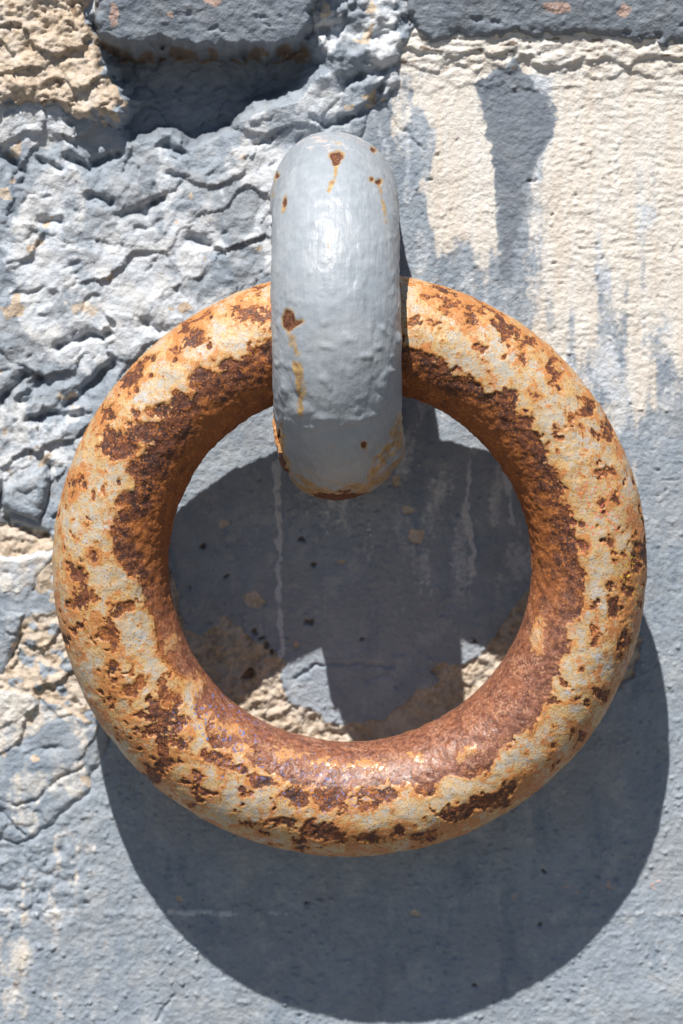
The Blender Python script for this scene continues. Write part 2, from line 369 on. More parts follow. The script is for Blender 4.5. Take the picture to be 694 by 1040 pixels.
def rock():
    u, v = GU, GV
    c, s = math.cos(rad(-28)), math.sin(rad(-28))
    wx = u + 16 * fbm2(u / 60, v / 60, 3, 101); wy = v + 16 * fbm2(u / 60, v / 60, 3, 102)
    a = (wx * c + wy * s); b = (-wx * s + wy * c)
    f1, gap, dx, dy, r1, r2, r3 = voronoi2(a / 72, b / 50, 103)
    h = 4 * (r1 - .5) + (r2 - .5) * 13 * dx + (r3 - .15) * 14 * dy
    f1, gap2, dx, dy, r1, r2, r3 = voronoi2(a / 25 + 3, b / 19, 105)
    h += .5 * (r1 - .5) + (r2 - .5) * 1.4 * dx + (r3 - .1) * 2 * dy + 2.4 * fbm2(a / 34, b / 24, 3, 128)
    h += 3.0 * fbm2(u / 46, v / 40, 4, 107, .45)
    fine = fbm2(u / 13, v / 11, 4, 108, .6)
    h += .7 * fine + .7 * sst(.1, .6, perlin2(u / 9, v / 7, 119)) + 1.0 * perlin2(u / 19, v / 15, 118) 
    rid = 1 - np.abs(fbm2(a / 38, b / 24, 3, 109)); h += 1.2 * (rid ** 2 - .6)
    # pits
    h -= 4 * sst(.5, .85, fbm2(a / 26, b / 15, 3, 110))
    smooth_low = sst(690, 760, v)                          # calmer towards the cement
    h = .74 * h * (1 - .45 * smooth_low) + 6 - 4 * smooth_low
    # named cracks and hollows
    for pts, w, dep in [([(58, 352), (72, 345), (95, 340), (112, 338)], 4.5, 13), ([(66, 412), (84, 398), (100, 384), (114, 370)], 5, 15), ([(2, 406), (14, 392), (26, 380)], 5, 13),
                        ([(22, 408), (34, 396), (42, 384)], 4, 10), ([(30, 428), (48, 420), (84, 422)], 3.5, 10), ([(0, 500), (3, 520), (10, 532), (48, 545)], 4.5, 13), ([(50, 470), (47, 496), (40, 520)], 3.5, 12),
                        ([(2, 682), (14, 660), (24, 640)], 3.5, 10), ([(34, 600), (37, 582), (54, 574)], 2.8, 9),
                        ([(70, 160), (90, 170), (120, 158)], 5, 13), ([(92, 200), (112, 206)], 4, 12), ([(124, 218), (146, 214), (164, 202)], 5, 14), ([(168, 148), (186, 156)], 4, 10), ([(0, 150), (14, 165), (24, 180)], 5, 14),
                        ([(194, 242), (212, 248)], 6, 11), ([(60, 172), (40, 162)], 3, 8), ([(40, 222), (60, 226)], 4, 8), ([(262, 146), (276, 142)], 3, 8), ([(172, 176), (186, 180)], 3, 8),
                        ([(345, 122), (366, 116), (382, 100), (394, 80)], 3.5, 11), ([(316, 118), (330, 128), (345, 124)], 3, 8), ([(352, 82), (380, 74), (400, 66)], 5, 12), ([(148, 326), (166, 340)], 5, 10), ([(300, 26), (330, 32)], 4, 9),
                        ([(88, 778), (60, 790), (36, 812), (14, 818)], 1.8, 5.), ([(0, 822), (24, 850)], 2., 5.), ([(26, 768), (50, 760), (66, 758)], 1.8, 4.)]:
        d = line_dist(WU2, WV2, pts)
        h -= .85 * dep * np.exp(-(d / w) ** 2) * np.clip(1.1 + .9 * fbm2(u / 14, v / 14, 2, 112), .3, 1.6)
    # hollow under the upper stone: deep at the top, running out downward
    sr = sdf_poly(WU2, WV2, RECESS)
    dep = np.clip(36 + (100 - v) * .16, 28, 46) * sst(335, 275, u)
    h -= dep * sst(5, -9, sr) + 5 * sst(22, -2, sr) * 0
    h += 10 * sst(150, 110, v) * sst(380, 330, u) * sst(3, 14, sr)
    # rough ground between the upper stones
    h += 8 * sst(300, 330, u) * sst(110, 60, v) * (1 + 1.1 * fbm2(u / 28, v / 22, 3, 113))
    mort = sdf_poly(WU, WV, [(-60, 520), (8, 528), (50, 545), (60, 556), (40, 562), (-60, 562)])
    mort2 = sdf_poly(WU, WV, [(26, 622), (70, 612), (110, 720), (96, 745), (60, 712), (-20, 700), (0, 690)])
    mort3 = sdf_poly(WU, WV, [(-80, 684), (30, 700), (70, 720), (44, 744), (10, 768), (-80, 800)])
    for k, (sm, amt) in enumerate([(mort, 5), (mort2, 3), (mort3, 1)]):
        h -= amt * sst(3, -4, sm); h += (2.2 if k < 2 else 1.) * sst(2, -3, sm) * fbm2(u / 8, v / 7, 3, 115 + k)
    for sc, (p, ht, ww, lb) in zip(CH_S, CHUNKS):
        h = np.where(sc < 9, np.minimum(h, 1.5 + h * .3), h)
    h = np.minimum(h, 34)
    # colour masks
    hs = h + 3 * fine
    white = .12 + .75 * sst(-.1, .45, fbm2(u / 75, v / 75, 3, 120) + .16 * fine) * sst(700, 560, v) + .18 * sst(4, 12, hs)
    for (cx, cy, ax, ay, w) in [(135, 265, 55, 45, .75), (150, 325, 75, 25, .6), (325, 100, 34, 26, .55), (285, 215, 22, 50, .5), (60, 190, 30, 20, .6), (130, 335, 70, 20, .5), (60, 460, 50, 20, .3)]:
        white += w * np.exp(-(((u - cx) / ax) ** 2 + ((v - cy) / ay) ** 2))
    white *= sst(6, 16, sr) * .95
    bare = np.maximum(sst(1.5, -1.5, mort), .9 * sst(2, -2, mort2) * sst(-.5, .0, fbm2(u / 18, v / 18, 3, 121)))
    bare = np.maximum(bare, .9 * sst(.62, .72, fbm2(u / 30, v / 30, 3, 122)) * sst(2, 8, sr))
    beige = .62 * sst(8, -12, mort3) + .5 * sst(.2, .6, fbm2(u / 50, v / 70, 3, 123)) * sst(640, 760, v) + .3 * np.exp(-(((u - 50) / 30) ** 2 + ((v - 190) / 30) ** 2))
    beige = np.clip(beige, 0, 1)
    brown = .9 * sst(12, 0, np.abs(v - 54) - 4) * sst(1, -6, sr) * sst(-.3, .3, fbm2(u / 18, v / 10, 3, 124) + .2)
    brown += .6 * sst(.5, .8, fbm2(u / 20, v / 16, 3, 125)) * sst(400, 440, v) * sst(720, 690, v)
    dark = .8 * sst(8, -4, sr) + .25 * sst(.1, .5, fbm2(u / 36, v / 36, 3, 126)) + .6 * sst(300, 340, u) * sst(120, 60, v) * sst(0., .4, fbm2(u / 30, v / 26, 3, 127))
    # fall away outside its own ground
    o = np.maximum(s_rock, -8)
    h -= .06 * (o + 8) ** 2
    return h, dict(dark=np.clip(dark, 0, 1), beige=beige, white=np.clip(white, 0, .72), bare=bare, brown=np.clip(brown, 0, 1), pink=h * 0), s_rock < 24

def stone(pts, height, round_w, seed, kind):
    """a stone proud of the wall: heightfield over its own outline, edges rolling back into the wall"""
    u, v = GU, GV
    k = {'tan': 1.0, 'course': 1.0, 'chunk': .45}[kind]
    uu = u + k * (7 * fbm2(u / 30, v / 30, 3, seed) + 3 * fbm2(u / 9, v / 9, 2, seed + 3)); vv = v + k * (7 * fbm2(u / 30, v / 30, 3, seed + 5) + 3 * fbm2(u / 9, v / 9, 2, seed + 8))
    s_ = sdf_poly(uu, vv, pts)
    reg = s_ < 16
    h = np.full(u.shape, height, np.float32)
    e = np.clip(1 + s_ / round_w, 0, None)
    if kind == 'tan':
        f1, gap, dx, dy, r1, r2, r3 = voronoi2((u + 8 * fbm2(u / 30, v / 30, 2, 5)) / 40, (v + 8 * fbm2(u / 30, v / 30, 2, 6)) / 28, seed)
        h += 6 * (r1 - .5) + (r2 - .5) * 14 * dx + (r3 - .4) * 16 * dy
        h += 4.5 * fbm2(u / 26, v / 20, 4, seed + 1, .6) + 2.2 * (1 - np.abs(fbm2(u / 11, v / 8, 3, seed + 2)))
        h -= 5 * sst(.4, .8, fbm2(u / 14, v / 10, 3, seed + 4))
    elif kind == 'course':
        h += .19 * (20 - v)                                # its face leans out overhead
        h += 2.0 * fbm2(u / 50, v / 40, 3, seed + 1) + .8 * fbm2(u / 11, v / 10, 3, seed + 2) + 1.0 * sst(.3, .7, perlin2(u / 8, v / 7, seed + 4))
        h -= 3 * sst(.55, .8, fbm2(u / 26, v / 14, 3, seed + 6)) * sst(0, 30, v)
    else:
        h += 1.8 * fbm2(u / 16, v / 14, 3, seed + 1) + .22 * (pts[0][1] - v) * .4
        f1, gap, dx, dy, r1, r2, r3 = voronoi2(u / 26, v / 20, seed); h += (r2 - .5) * 6 * dx + (r3 - .5) * 6 * dy
    h -= height * (.5 if kind != 'course' else .3) * np.minimum(e, 1) ** 3 + 2.4 * np.maximum(s_, 0) * (1 + height / 40)
    z = np.zeros_like(h)
    at = dict(dark=z, beige=z, white=z, bare=z, brown=z, pink=z)
    n1 = fbm2(u / 28, v / 28, 3, seed + 9)
    if kind == 'tan':
        at['bare'] = sst(-1, -6, s_ + 9 * fbm2(u / 18, v / 18, 3, seed + 13)); at['white'] = z + .3; at['brown'] = .8 * sst(.45, .9, fbm2(u / 22, v / 14, 3, seed + 10))
    elif kind == 'course':
        at['dark'] = z + (.75 if seed < 210 else .85)
        at['pink'] = .8 * (sst(-1, 2, blob(WU2, WV2, 218, 4, 12, 6)) + sst(-1, 2, blob(WU2, WV2, 175, 18, 6, 4, 40)) + sst(-1, 2, blob(WU2, WV2, 565, 9, 16, 8)) + sst(-1, 2, blob(WU2, WV2, 632, 12, 8, 8)) + sst(-1, 2, blob(WU2, WV2, 119, 18, 7, 14)))
        at['brown'] = .7 * sst(-3, 3, s_) * sst(-.2, .4, n1 + .2)
        at['white'] = .3 * sst(.2, .6, n1)
    return h, at, reg, s_

wall = link(bpy.data.objects.new('quay_wall', None))
wall.location = Vector((0, 0, -800 * S))
tag(wall, 'weathered stone and cement wall in flaking blue-grey paint behind the rusty ring', 'wall', 'thing')
OFF = np.array([0, 0, 800.])
def wall_patch(name, h, at, keep, label=None):
    P = np.stack([GX, -h, GZ], -1).astype(np.float64)
    for sl in ((0, slice(None)), (-1, slice(None)), (slice(None), 0), (slice(None), -1)):
        P[sl][..., 1] = 72                                    # outer rim turns back into the wall
    o = mesh_from_grid(name, P + OFF, M_WALL, wall, keep, at, flip=False)
    if label: o['label'] = label
    return o
h, at, keep = cement(); H_CEM = h
wall_patch('cement_render', h, at, keep)
h, at, keep = rock(); H_ROCK = h
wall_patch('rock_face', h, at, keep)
h, at, keep, s_ = stone([(104, -600), (103, 20), (102, 42), (150, 49), (230, 47), (286, 54), (303, 44), (318, 20), (334, -20), (340, -600)], 44, 9, 200, 'course')
wall_patch('stone', h, at, keep, 'dark grey upper stone overhanging the shadowed hollow')
h, at, keep, s_ = stone([(418, -600), (414, 24), (440, 40), (520, 36), (600, 34), (646, 42), (700, 46), (1100, 40), (1100, -600)], 17, 9, 220, 'course')
wall_patch('stone', h, at, keep, 'dark grey upper stone above the pale cement')
h, at, keep, s_ = stone([(-900, -600), (97, -600), (98, 30), (104, 60), (122, 92), (128, 112), (122, 130), (98, 122), (60, 108), (0, 104), (-900, 100)], 26, 20, 240, 'tan')
wall_patch('stone', h, at, keep, 'bare tan rough stone in the upper left corner')
for k, (pts, ht, bare, lb) in enumerate(CHUNKS):
    h, at, keep, s_ = stone(pts, ht, 7, 260 + 12 * k, 'chunk')
    at['white'] = at['white'] + (.35 if bare < .3 else .75); at['beige'] = at['beige'] + (.5 if .3 < bare < .8 else 0); at['bare'] = at['bare'] + (1. if bare > .8 else 0)
    wall_patch('stone', h, at, keep, lb)
# solid body of the wall behind its skin
def box_mesh(name, lo, hi, mat, parent):
    x0, y0, z0 = lo; x1, y1, z1 = hi
    V = np.array([(x, y, z) for x in (x0, x1) for y in (y0, y1) for z in (z0, z1)], float) * S
    F = [(0, 1, 3, 2), (4, 6, 7, 5), (0, 4, 5, 1), (2, 3, 7, 6), (0, 2, 6, 4), (1, 5, 7, 3)]
    me = bpy.data.meshes.new(name); me.from_pydata([tuple(p) for p in V], [], F); me.update(); me.materials.append(mat)
    return link(bpy.data.objects.new(name, me), parent)
box_mesh('wall_core', (-2500, 60, -2375 + 800), (2500, 420, 2500 + 800), M_WALL, wall)

# ------------------------------------------------------------------ unseen stone sheet added below the picture to bounce sunlight onto ring and eye
def bounce_ground_material():
    t = NT('quay_stone')
    a = t.noise(120, 5, .6, .3); b = t.noise(12, 4, .6, 2.)
    return t.done(t.mix(t.ramp(a, .35, .65), (.125, .12, .11), (.165, .16, .145)), .9, t.bump(b, 3, .5), .3)
me = bpy.data.meshes.new('ground')
me.from_pydata([(-20, .03, -.95), (20, .03, -.95), (20, -20, -.95), (-20, -20, -.95)], [], [(0, 3, 2, 1)]); me.update(); me.materials.append(bounce_ground_material())
tag(link(bpy.data.objects.new('ground', me)), kind='structure')

# ------------------------------------------------------------------ the mooring ring
def ring_material():
    t = NT('rusted_ring_paint')
    rust = t.attr('rust'); stain = t.attr('stain'); red = t.attr('red'); worn = t.attr('worn'); tint = t.attr('tint')
    big = t.noise(48, 4, .6, .4); mid = t.noise(15, 4, .62, 1.3); fine = t.noise(5, 3, .62, 2.7); grain = t.noise(2.0, 2, .6, 3.9); mid2 = t.noise(11, 4, .65, 7.3)
    # paint: cream, grey, ochre staining, orange bleeding
    p = t.mix(t.ramp(mid, .34, .62), (.345, .335, .305), (.435, .375, .295))
    p = t.mix(t.ramp(big, .45, .65, 0, .5), p, (.42, .44, .45))
    p = t.mix(t.mul(tint, t.ramp(fine, .3, .6, .4, 1.)), p, (.40, .43, .46))
    och = t.math('ADD', t.math('MULTIPLY', stain, .8), t.math('ADD', t.math('MULTIPLY', t.math('SUBTRACT', mid2, .5), 2.0), t.math('MULTIPLY', t.math('SUBTRACT', big, .5), 1.8)))
    p = t.mix(t.ramp(och, .0, .85, 0, .8), p, (.50, .315, .11))
    vein = t.math('ABSOLUTE', t.math('SUBTRACT', t.noise(7, 4, .65, 11.), .5))
    p = t.mix(t.mul(t.ramp(vein, .0, .05, 1., 0.), t.ramp(t.math('ADD', mid, t.math('MULTIPLY', stain, .35)), .38, .66, 0, .9)), p, (.50, .29, .085))
    org = t.math('ADD', stain, t.math('MULTIPLY', t.math('SUBTRACT', fine, .5), 1.5))
    org = t.math('ADD', org, t.math('MULTIPLY', t.math('SUBTRACT', mid, .5), 2.2))
    p = t.mix(t.ramp(org, .62, 1.1, 0, .85), p, (.46, .16, .04))
    p = t.mix(t.math('MULTIPLY', red, .6), p, (.50, .33, .23))
    p = t.mix(t.ramp(t.math('ADD', grain, t.math('MULTIPLY', stain, .14)), .64, .74, 0, .8), p, (.26, .10, .035))
    # rust
    r = t.mix(t.ramp(t.math('ADD', fine, t.math('MULTIPLY', t.math('SUBTRACT', mid, .5), .9)), .34, .66), (.036, .013, .010), (.135, .042, .018))
    r = t.mix(t.ramp(t.math('ADD', mid2, t.math('MULTIPLY', worn, .30)), .54, .78, 0, .85), r, (.25, .080, .018))
    r = t.mix(t.mul(t.ramp(t.math('ADD', grain, t.math('MULTIPLY', t.math('SUBTRACT', mid2, .5), .7)), .52, .70), .7), r, (.48, .17, .035))
    rr = t.mix(t.ramp(fine, .35, .65), (.12, .046, .032), (.27, .115, .07))
    rr = t.mix(t.ramp(t.math('ADD', grain, t.math('MULTIPLY', t.math('SUBTRACT', mid, .5), .8)), .52, .74, 0, .6), rr, (.50, .31, .21))
    r = t.mix(red, r, rr)
    f = t.math('ADD', rust, t.math('MULTIPLY', t.math('SUBTRACT', fine, .5), 13.))
    f = t.math('ADD', f, t.math('MULTIPLY', t.math('SUBTRACT', mid2, .5), 9.))
    f = t.math('ADD', f, t.math('MULTIPLY', t.math('SUBTRACT', grain, .5), 3.5))
    m = t.ramp(f, -.7, .7)
    p = t.mix(t.ramp(f, -5., -.6, 0, .7), p, t.mix(t.ramp(grain, .4, .6), (.36, .125, .03), (.50, .27, .09)))
    c = t.mix(m, p, r)
    # chips of other colours left on the surface
    ck = t.noise(3.2, 1, .5, 9.1)
    c = t.mix(t.mul(t.attr('blue'), t.ramp(ck, .63, .68)), c, (.12, .18, .44))
    c = t.mix(t.mul(t.attr('yellow'), t.ramp(ck, .63, .68)), c, (.65, .42, .03))
    c = t.mix(t.mul(t.attr('pinkchip'), t.ramp(ck, .62, .68)), c, (.62, .16, .10))
    hgt = t.math('ADD', t.math('MULTIPLY', fine, 1.4), t.math('MULTIPLY', grain, .8))
    hgt = t.math('MULTIPLY', hgt, t.math('SUBTRACT', 1., t.math('MULTIPLY', red, .5)))
    hgt = t.math('SUBTRACT', hgt, t.math('MULTIPLY', m, .9))
    n = t.bump(hgt, 1.4, .42)
    ro = t.math('ADD', t.math('MULTIPLY', m, .16), t.ramp(fine, .3, .7, .42, .60))
    ro = t.math('SUBTRACT', ro, t.math('MULTIPLY', red, .31))
    return t.done(c, ro, n, .5)

RC = np.array([7.73, -118.1, -43.77]); R0, r0 = 233.73, 56.71; AL, BE = rad(5.09), rad(.18)
def ring_place(x, y, z):
    ca, sa, cb, sb = math.cos(AL), math.sin(AL), math.cos(BE), math.sin(BE)
    y2 = y * ca - z * sa; z2 = y * sa + z * ca
    return x * cb - y2 * sb + RC[0], x * sb + y2 * cb + RC[1], z2 + RC[2]
SPOTS = [(123.5, 450, 20, 15, 0), (150, 440, 20, 10, 10), (166, 419, 13, 8, 0), (144, 477, 14, 13, 30), (134, 512, 17, 12, 0), (207, 383, 15, 13, 20), (229, 371, 12, 6, 0), (255, 318, 20, 5, -5),
         (267, 322, 9, 7, 0), (207, 322, 6, 3.5, -20), (199, 343, 10, 8, 0), (190, 335, 6, 8, 0), (180, 353, 4, 5, 0), (126, 384, 9, 10, -40), (140, 374, 6, 6, 0), (154, 365, 4, 3, 0), (111, 419, 7, 5, 0), (76, 489, 9, 4, -25), (106, 497, 4, 3.5, 0),
         (478, 312, 10, 6, 15), (476, 324, 5, 7, 0), (456, 310, 8, 3.5, 10), (459, 297, 6, 2.5, 15), (510, 328, 8, 5, 40), (520, 336, 5, 4, 40), (533, 348, 11, 4.5, 30), (566, 381, 5, 8, -25), (596, 414, 5, 9, -10), (581, 434, 9, 4.5, 0), (578, 428, 3, 4, 0), (619, 436, 5, 10, -15),
         (616, 479, 9, 5, 0), (541, 399, 4, 3, 0), (486, 350, 2.5, 3, 0), (530, 362, 2.5, 2.5, 0), (560, 366, 4, 3, 0),
         (650, 565, 7, 17, 5), (624, 618, 7, 9, -20), (633, 649, 5, 12, 10), (609, 704, 6, 5, 0), (605, 648, 3, 2.5, 0), (590, 553, 5, 4.5, 0), (589, 745, 5, 4, 0), (612, 510, 5, 3, 0), (640, 600, 2.5, 5, 0), (621, 594, 5, 3, 20),
         (435, 800, 10, 10, 0), (384, 806, 22, 8, 10), (378, 818, 16, 6, 0), (457, 829, 9, 9, 30), (472, 826, 12, 6, -10), (495, 815, 24, 7, -22), (377, 851, 13, 6, 0), (404, 846, 6, 5, 0), (427, 848, 8, 5.5, 0), (440, 785, 8, 5, 0), (515, 800, 12, 4, -30), (404, 790, 8, 8, 0),
         (156, 786, 11, 11, 30), (165, 775, 8, 10, 0), (202, 790, 5, 5, 0), (212, 803, 6, 3.5, 0), (262, 794, 9, 6, 0), (303, 810, 13, 9, 20), (338, 812, 17, 13, 0), (292, 834, 12, 4, -8), (325, 843, 18, 8, 0), (340, 850, 14, 6, 0), (308, 856, 5, 5, 0), (216, 770, 14, 5, 10), (240, 783, 9, 6, 0), (205, 812, 4, 2.5, 0), (276, 774, 6, 5, 0),
         (78, 584, 8, 13, -20), (84, 608, 7, 11, 10), (95, 606, 4, 6, 0), (126, 617, 7, 5.5, -30), (122, 622, 5, 5, 0), (109, 640, 8, 14, -15), (113, 655, 6, 7, 0), (113, 680, 7, 6, 0), (137, 694, 12, 6, -15), (132, 702, 7, 6, 0), (115, 702, 3, 7, 0), (156, 717, 7, 14, 10), (168, 710, 6, 14, 0), (178, 712, 7, 12, 15), (164, 764, 7, 15, 0), (160, 742, 11, 5, 0), (168, 730, 8, 8, 0), (176, 735, 10, 5, 0), (150, 728, 9, 4, 0), (92, 565, 4, 3, 0), (66, 650, 2.5, 6, 0),
         (180, 755, 8, 5, 0), (200, 800, 4, 4, 0), (112, 452, 10, 12, 0), (162, 462, 12, 12, 0), (175, 440, 14, 12, 0), (185, 410, 14, 12, 0)]
BAND = [(409, 348), (437, 357), (465, 377), (490, 392), (515, 396), (528, 401), (522, 418), (541, 431), (558, 452), (566, 477), (576, 512), (581, 530), (590, 570), (591, 620), (581, 651), (566, 686), (551, 722), (525, 748), (508, 772), (472, 790), (430, 800), (395, 797), (350, 804), (300, 797), (262, 780), (226, 760), (202, 726), (187, 691), (166, 664), (155, 630),
        (143, 605), (134, 588), (122, 562), (112, 545), (122, 525), (138, 498), (146, 470), (170, 436), (190, 402), (214, 384), (240, 372), (262, 356), (276, 342)]
ISLANDS = [(548, 644, 7, 22, 0), (545, 652, 8, 10, 0), (175, 650, 5, 8, 0), (195, 700, 12, 14, 30), (235, 740, 12, 7, 25), (290, 765, 16, 6, 10), (330, 775, 14, 5, 0), (372, 778, 16, 5, 0), (420, 770, 10, 4, 0), (475, 765, 10, 5, -20), (215, 735, 14, 9, 40), (252, 762, 14, 7, 20)]

def build_ring():
    n, m = 1240, 290
    a = np.linspace(0, 2 * np.pi, n, endpoint=False)[:, None] + np.zeros((1, m)); b = np.linspace(0, 2 * np.pi, m, endpoint=False)[None] + np.zeros((n, 1))
    def pos(rr):
        return ring_place((R0 + rr * np.cos(b)) * np.cos(a), -rr * np.sin(b), (R0 + rr * np.cos(b)) * np.sin(a))
    x, y, z = pos(r0)
    p = (x.astype(np.float32), y.astype(np.float32), z.astype(np.float32))
    u, v = proj(x, y, z)
    front = np.sin(b) > -.12
    wob = 5.5 * fbm3(p, 24, 4, 301, .62); wob2 = 5.5 * fbm3(p, 24, 4, 311, .62)
    uw, vw = u + wob, v + wob2
    f = np.full(u.shape, -60.)
    for (cx, cy, ax, ay, rt) in SPOTS:
        near = (np.abs(u - cx) < 75) & (np.abs(v - cy) < 75) & front
        f[near] = np.maximum(f[near], blob(uw[near], vw[near], cx, cy, ax * 1.05, ay * 1.05, rt))
    f += np.where(f > -12, 5.5 * fbm3(p, 11, 4, 305, .65), 0)
    spots = f.copy()
    # inner rust band; its edge read as an angle round the tube for each angle round the ring
    ph = []; bb = []
    cuv = proj(*ring_place(0., 0., 0.))
    for (cx, cy) in BAND:
        d2 = (u - cx) ** 2 + (v - cy) ** 2 + np.where(np.sin(b) > 0, 0, 1e6)
        i = np.unravel_index(np.argmin(d2), d2.shape); ph.append(a[i]); bb.append(b[i])
    o = np.argsort(ph); ph = np.array(ph)[o]; bb = np.array(bb)[o]
    bnd = np.interp(a, np.concatenate([ph - 2 * np.pi, ph, ph + 2 * np.pi]), np.tile(bb, 3))
    band_d = (b - bnd) * r0
    inner = np.where(b < rad(262), band_d, -40 + 0 * b)
    bf = inner + 9 * fbm3(p, 34, 5, 321, .62) + 3 * fbm3(p, 9, 3, 331)
    lower = sst(40, -90, z - RC[2])                                      # lower half of the ring: worn, redder, paint left in it
    bf = np.minimum(bf, 24) - lower * 3.5 * sst(.05, .5, fbm3(p, 26, 4, 341)) - 4 * sst(.25, .6, fbm3(p, 16, 3, 343))
    f = np.maximum(f, bf)
    for (cx, cy, ax, ay, rt) in ISLANDS:
        near = (np.abs(u - cx) < 60) & (np.abs(v - cy) < 60) & front
        f[near] = np.minimum(f[near], -blob(uw[near], vw[near], cx, cy, ax, ay, rt) * (1.2 if cx > 540 else .45))
    # small scattered pocks everywhere, and random patches on the unseen back
    pk = fbm3(p, 15, 4, 351, .65) + .45 * fbm3(p, 60, 2, 353) + .22 * np.exp(-np.maximum(-f, 0) / 14.); f = np.maximum(f, (pk - .68) * 16)
    back = sst(.0, -.3, np.sin(b)) * np.where(b > np.pi, 1, 0); f = np.maximum(f, np.where(back > .5, 22 * (fbm3(p, 40, 4, 361) - .12), -60))
    # rim of reflected light, painted cream on the inner back edge at the bottom
    rim = sst(rad(196), rad(204), b) * sst(rad(262), rad(240), b) * lower
    f = np.where(rim > .4, np.minimum(f, -3 + 7 * fbm3(p, 12, 3, 371)), f)
    stain = np.exp(-np.maximum(-f - 1, 0) / 9.) * .8 + .45 * np.clip(.25 + fbm3(p, 34, 3, 381), 0, 1)
    upl = sst(-40, 80, z - RC[2]); outer_b = sst(rad(60), rad(15), b) * (b < np.pi)
    stain += .25 * upl * outer_b + .42 * (1 - upl) * sst(rad(95), rad(40), b) * (b < np.pi) * (.8 + .6 * fbm3(p, 40, 3, 385))
    red = lower * sst(-4, 10, inner) * (.75 + .25 * np.clip(fbm3(p, 20, 3, 391), -1, 1))
    red += .5 * lower * sst(-45, -5, inner) * sst(-250, -180, z - RC[2] - 0) * 0
    worn = sst(8, 40, inner) * (1 - .5 * lower) + 1.1 * np.exp(-(((u - 165) / 50) ** 2 + ((v - 650) / 60) ** 2)) + .5 * sst(0, 30, inner) * sst(.0, .5, fbm3(p, 40, 3, 393))
    tint = sst(.15, .5, fbm3(p, 24, 3, 401) + .2 * sst(200, 250, x)) * .9
    blue = np.maximum(sst(55, 20, np.hypot((u - 225) * .9, (v - 732) * 1.1)), .55 * sst(95, 40, np.hypot((u - 300) * .7, (v - 795) * 2.0))) * (np.sin(b) > 0)
    yellow = sst(42, 15, np.hypot((u - 641) * 2.2, v - 585)) * (np.sin(b) > -.3)
    pinkchip = sst(60, 20, np.hypot((u - 608) * 1.3, v - 520)) * front
    # relief: paint skin stands proud of the rust, blisters, pits
    skin = sst(1.2, -1.2, f)
    hh = 1.3 * fbm3(p, 150, 2, 411) + .8 * fbm3(p, 38, 3, 421)
    hh += skin * (1.0 - .5 * lower * sst(-45, 0, inner) + .42 * fbm3(p, 14, 3, 431) + .5 * sst(.15, .5, fbm3(p, 16, 2, 441))) + (1 - skin) * (1 - .6 * np.clip(red, 0, 1)) * (1.2 * fbm3(p, 9, 3, 451, .6) - .4 * np.clip(f / 10, 0, 1))
    hh += .2 * np.exp(-((f + 2.2) / 1.6) ** 2)
    hh = np.where(np.abs(x - RC[0]) < 120, hh, hh)
    x, y, z = pos(r0 - .8 + hh)
    P = np.stack([x, y, z], -1)
    attrs = dict(rust=f, stain=np.clip(stain, 0, 1.3), red=np.clip(red, 0, 1), worn=worn, tint=tint, blue=blue, yellow=yellow, pinkchip=pinkchip)
    return P, attrs, hh
RP, rattrs, rhh = build_ring()
base = np.array([RC[0], RC[1], RC[2] - 290])
ring = mesh_from_grid('mooring_ring', RP - base, ring_material(), None, None, rattrs, wrap=(True, True), flip=False)
ring.location = Vector(base * S)
tag(ring, 'large round iron ring with flaking cream paint and brown rust, hanging from the grey eye', 'ring')

# ------------------------------------------------------------------ the eye that carries it
def eye_material():
    t = NT('thick_grey_paint')
    rust = t.attr('rust'); och = t.attr('ochre'); pale = t.attr('pale')
    big = t.noise(50, 3, .6, .2); mid = t.noise(14, 4, .6, 1.9); fine = t.noise(4.5, 3, .6, 3.1); grain = t.noise(2., 2, .6, 5.)
    g = t.mix(t.ramp(mid, .3, .7), (.255, .288, .328), (.305, .338, .375))
    g = t.mix(t.ramp(big, .4, .65, 0, .5), g, (.325, .348, .372))
    pf = t.math('ADD', pale, t.math('MULTIPLY', t.math('SUBTRACT', fine, .5), 1.3))
    g = t.mix(t.ramp(pf, .45, .62, 0, .75), g, (.50, .45, .45))
    of = t.math('ADD', och, t.math('MULTIPLY', t.math('SUBTRACT', mid, .5), .7))
    of = t.math('ADD', of, t.math('MULTIPLY', t.math('SUBTRACT', fine, .5), .4))
    g = t.mix(t.ramp(of, .2, .8, 0, .9), g, t.mix(t.ramp(fine, .35, .65), (.26, .135, .035), (.48, .31, .10)))
    f = t.math('ADD', rust, t.math('MULTIPLY', t.math('SUBTRACT', fine, .5), 3.))
    m = t.ramp(f, -.5, .5)
    c = t.mix(m, g, t.mix(t.ramp(grain, .4, .65), (.055, .018, .01), (.20, .065, .02)))
    br = t.noise(5, 3, .6, 7., (1, .25, .12))
    c = t.mix(t.mul(t.ramp(grain, .60, .72), .35), c, (.20, .20, .20))
    n = t.bump(t.math('ADD', t.math('MULTIPLY', br, 1.1), t.math('MULTIPLY', fine, .6)), 1.4, .6)
    return t.done(c, t.math('ADD', t.math('MULTIPLY', m, .35), t.ramp(mid, .3, .7, .38, .52)), n, .5)

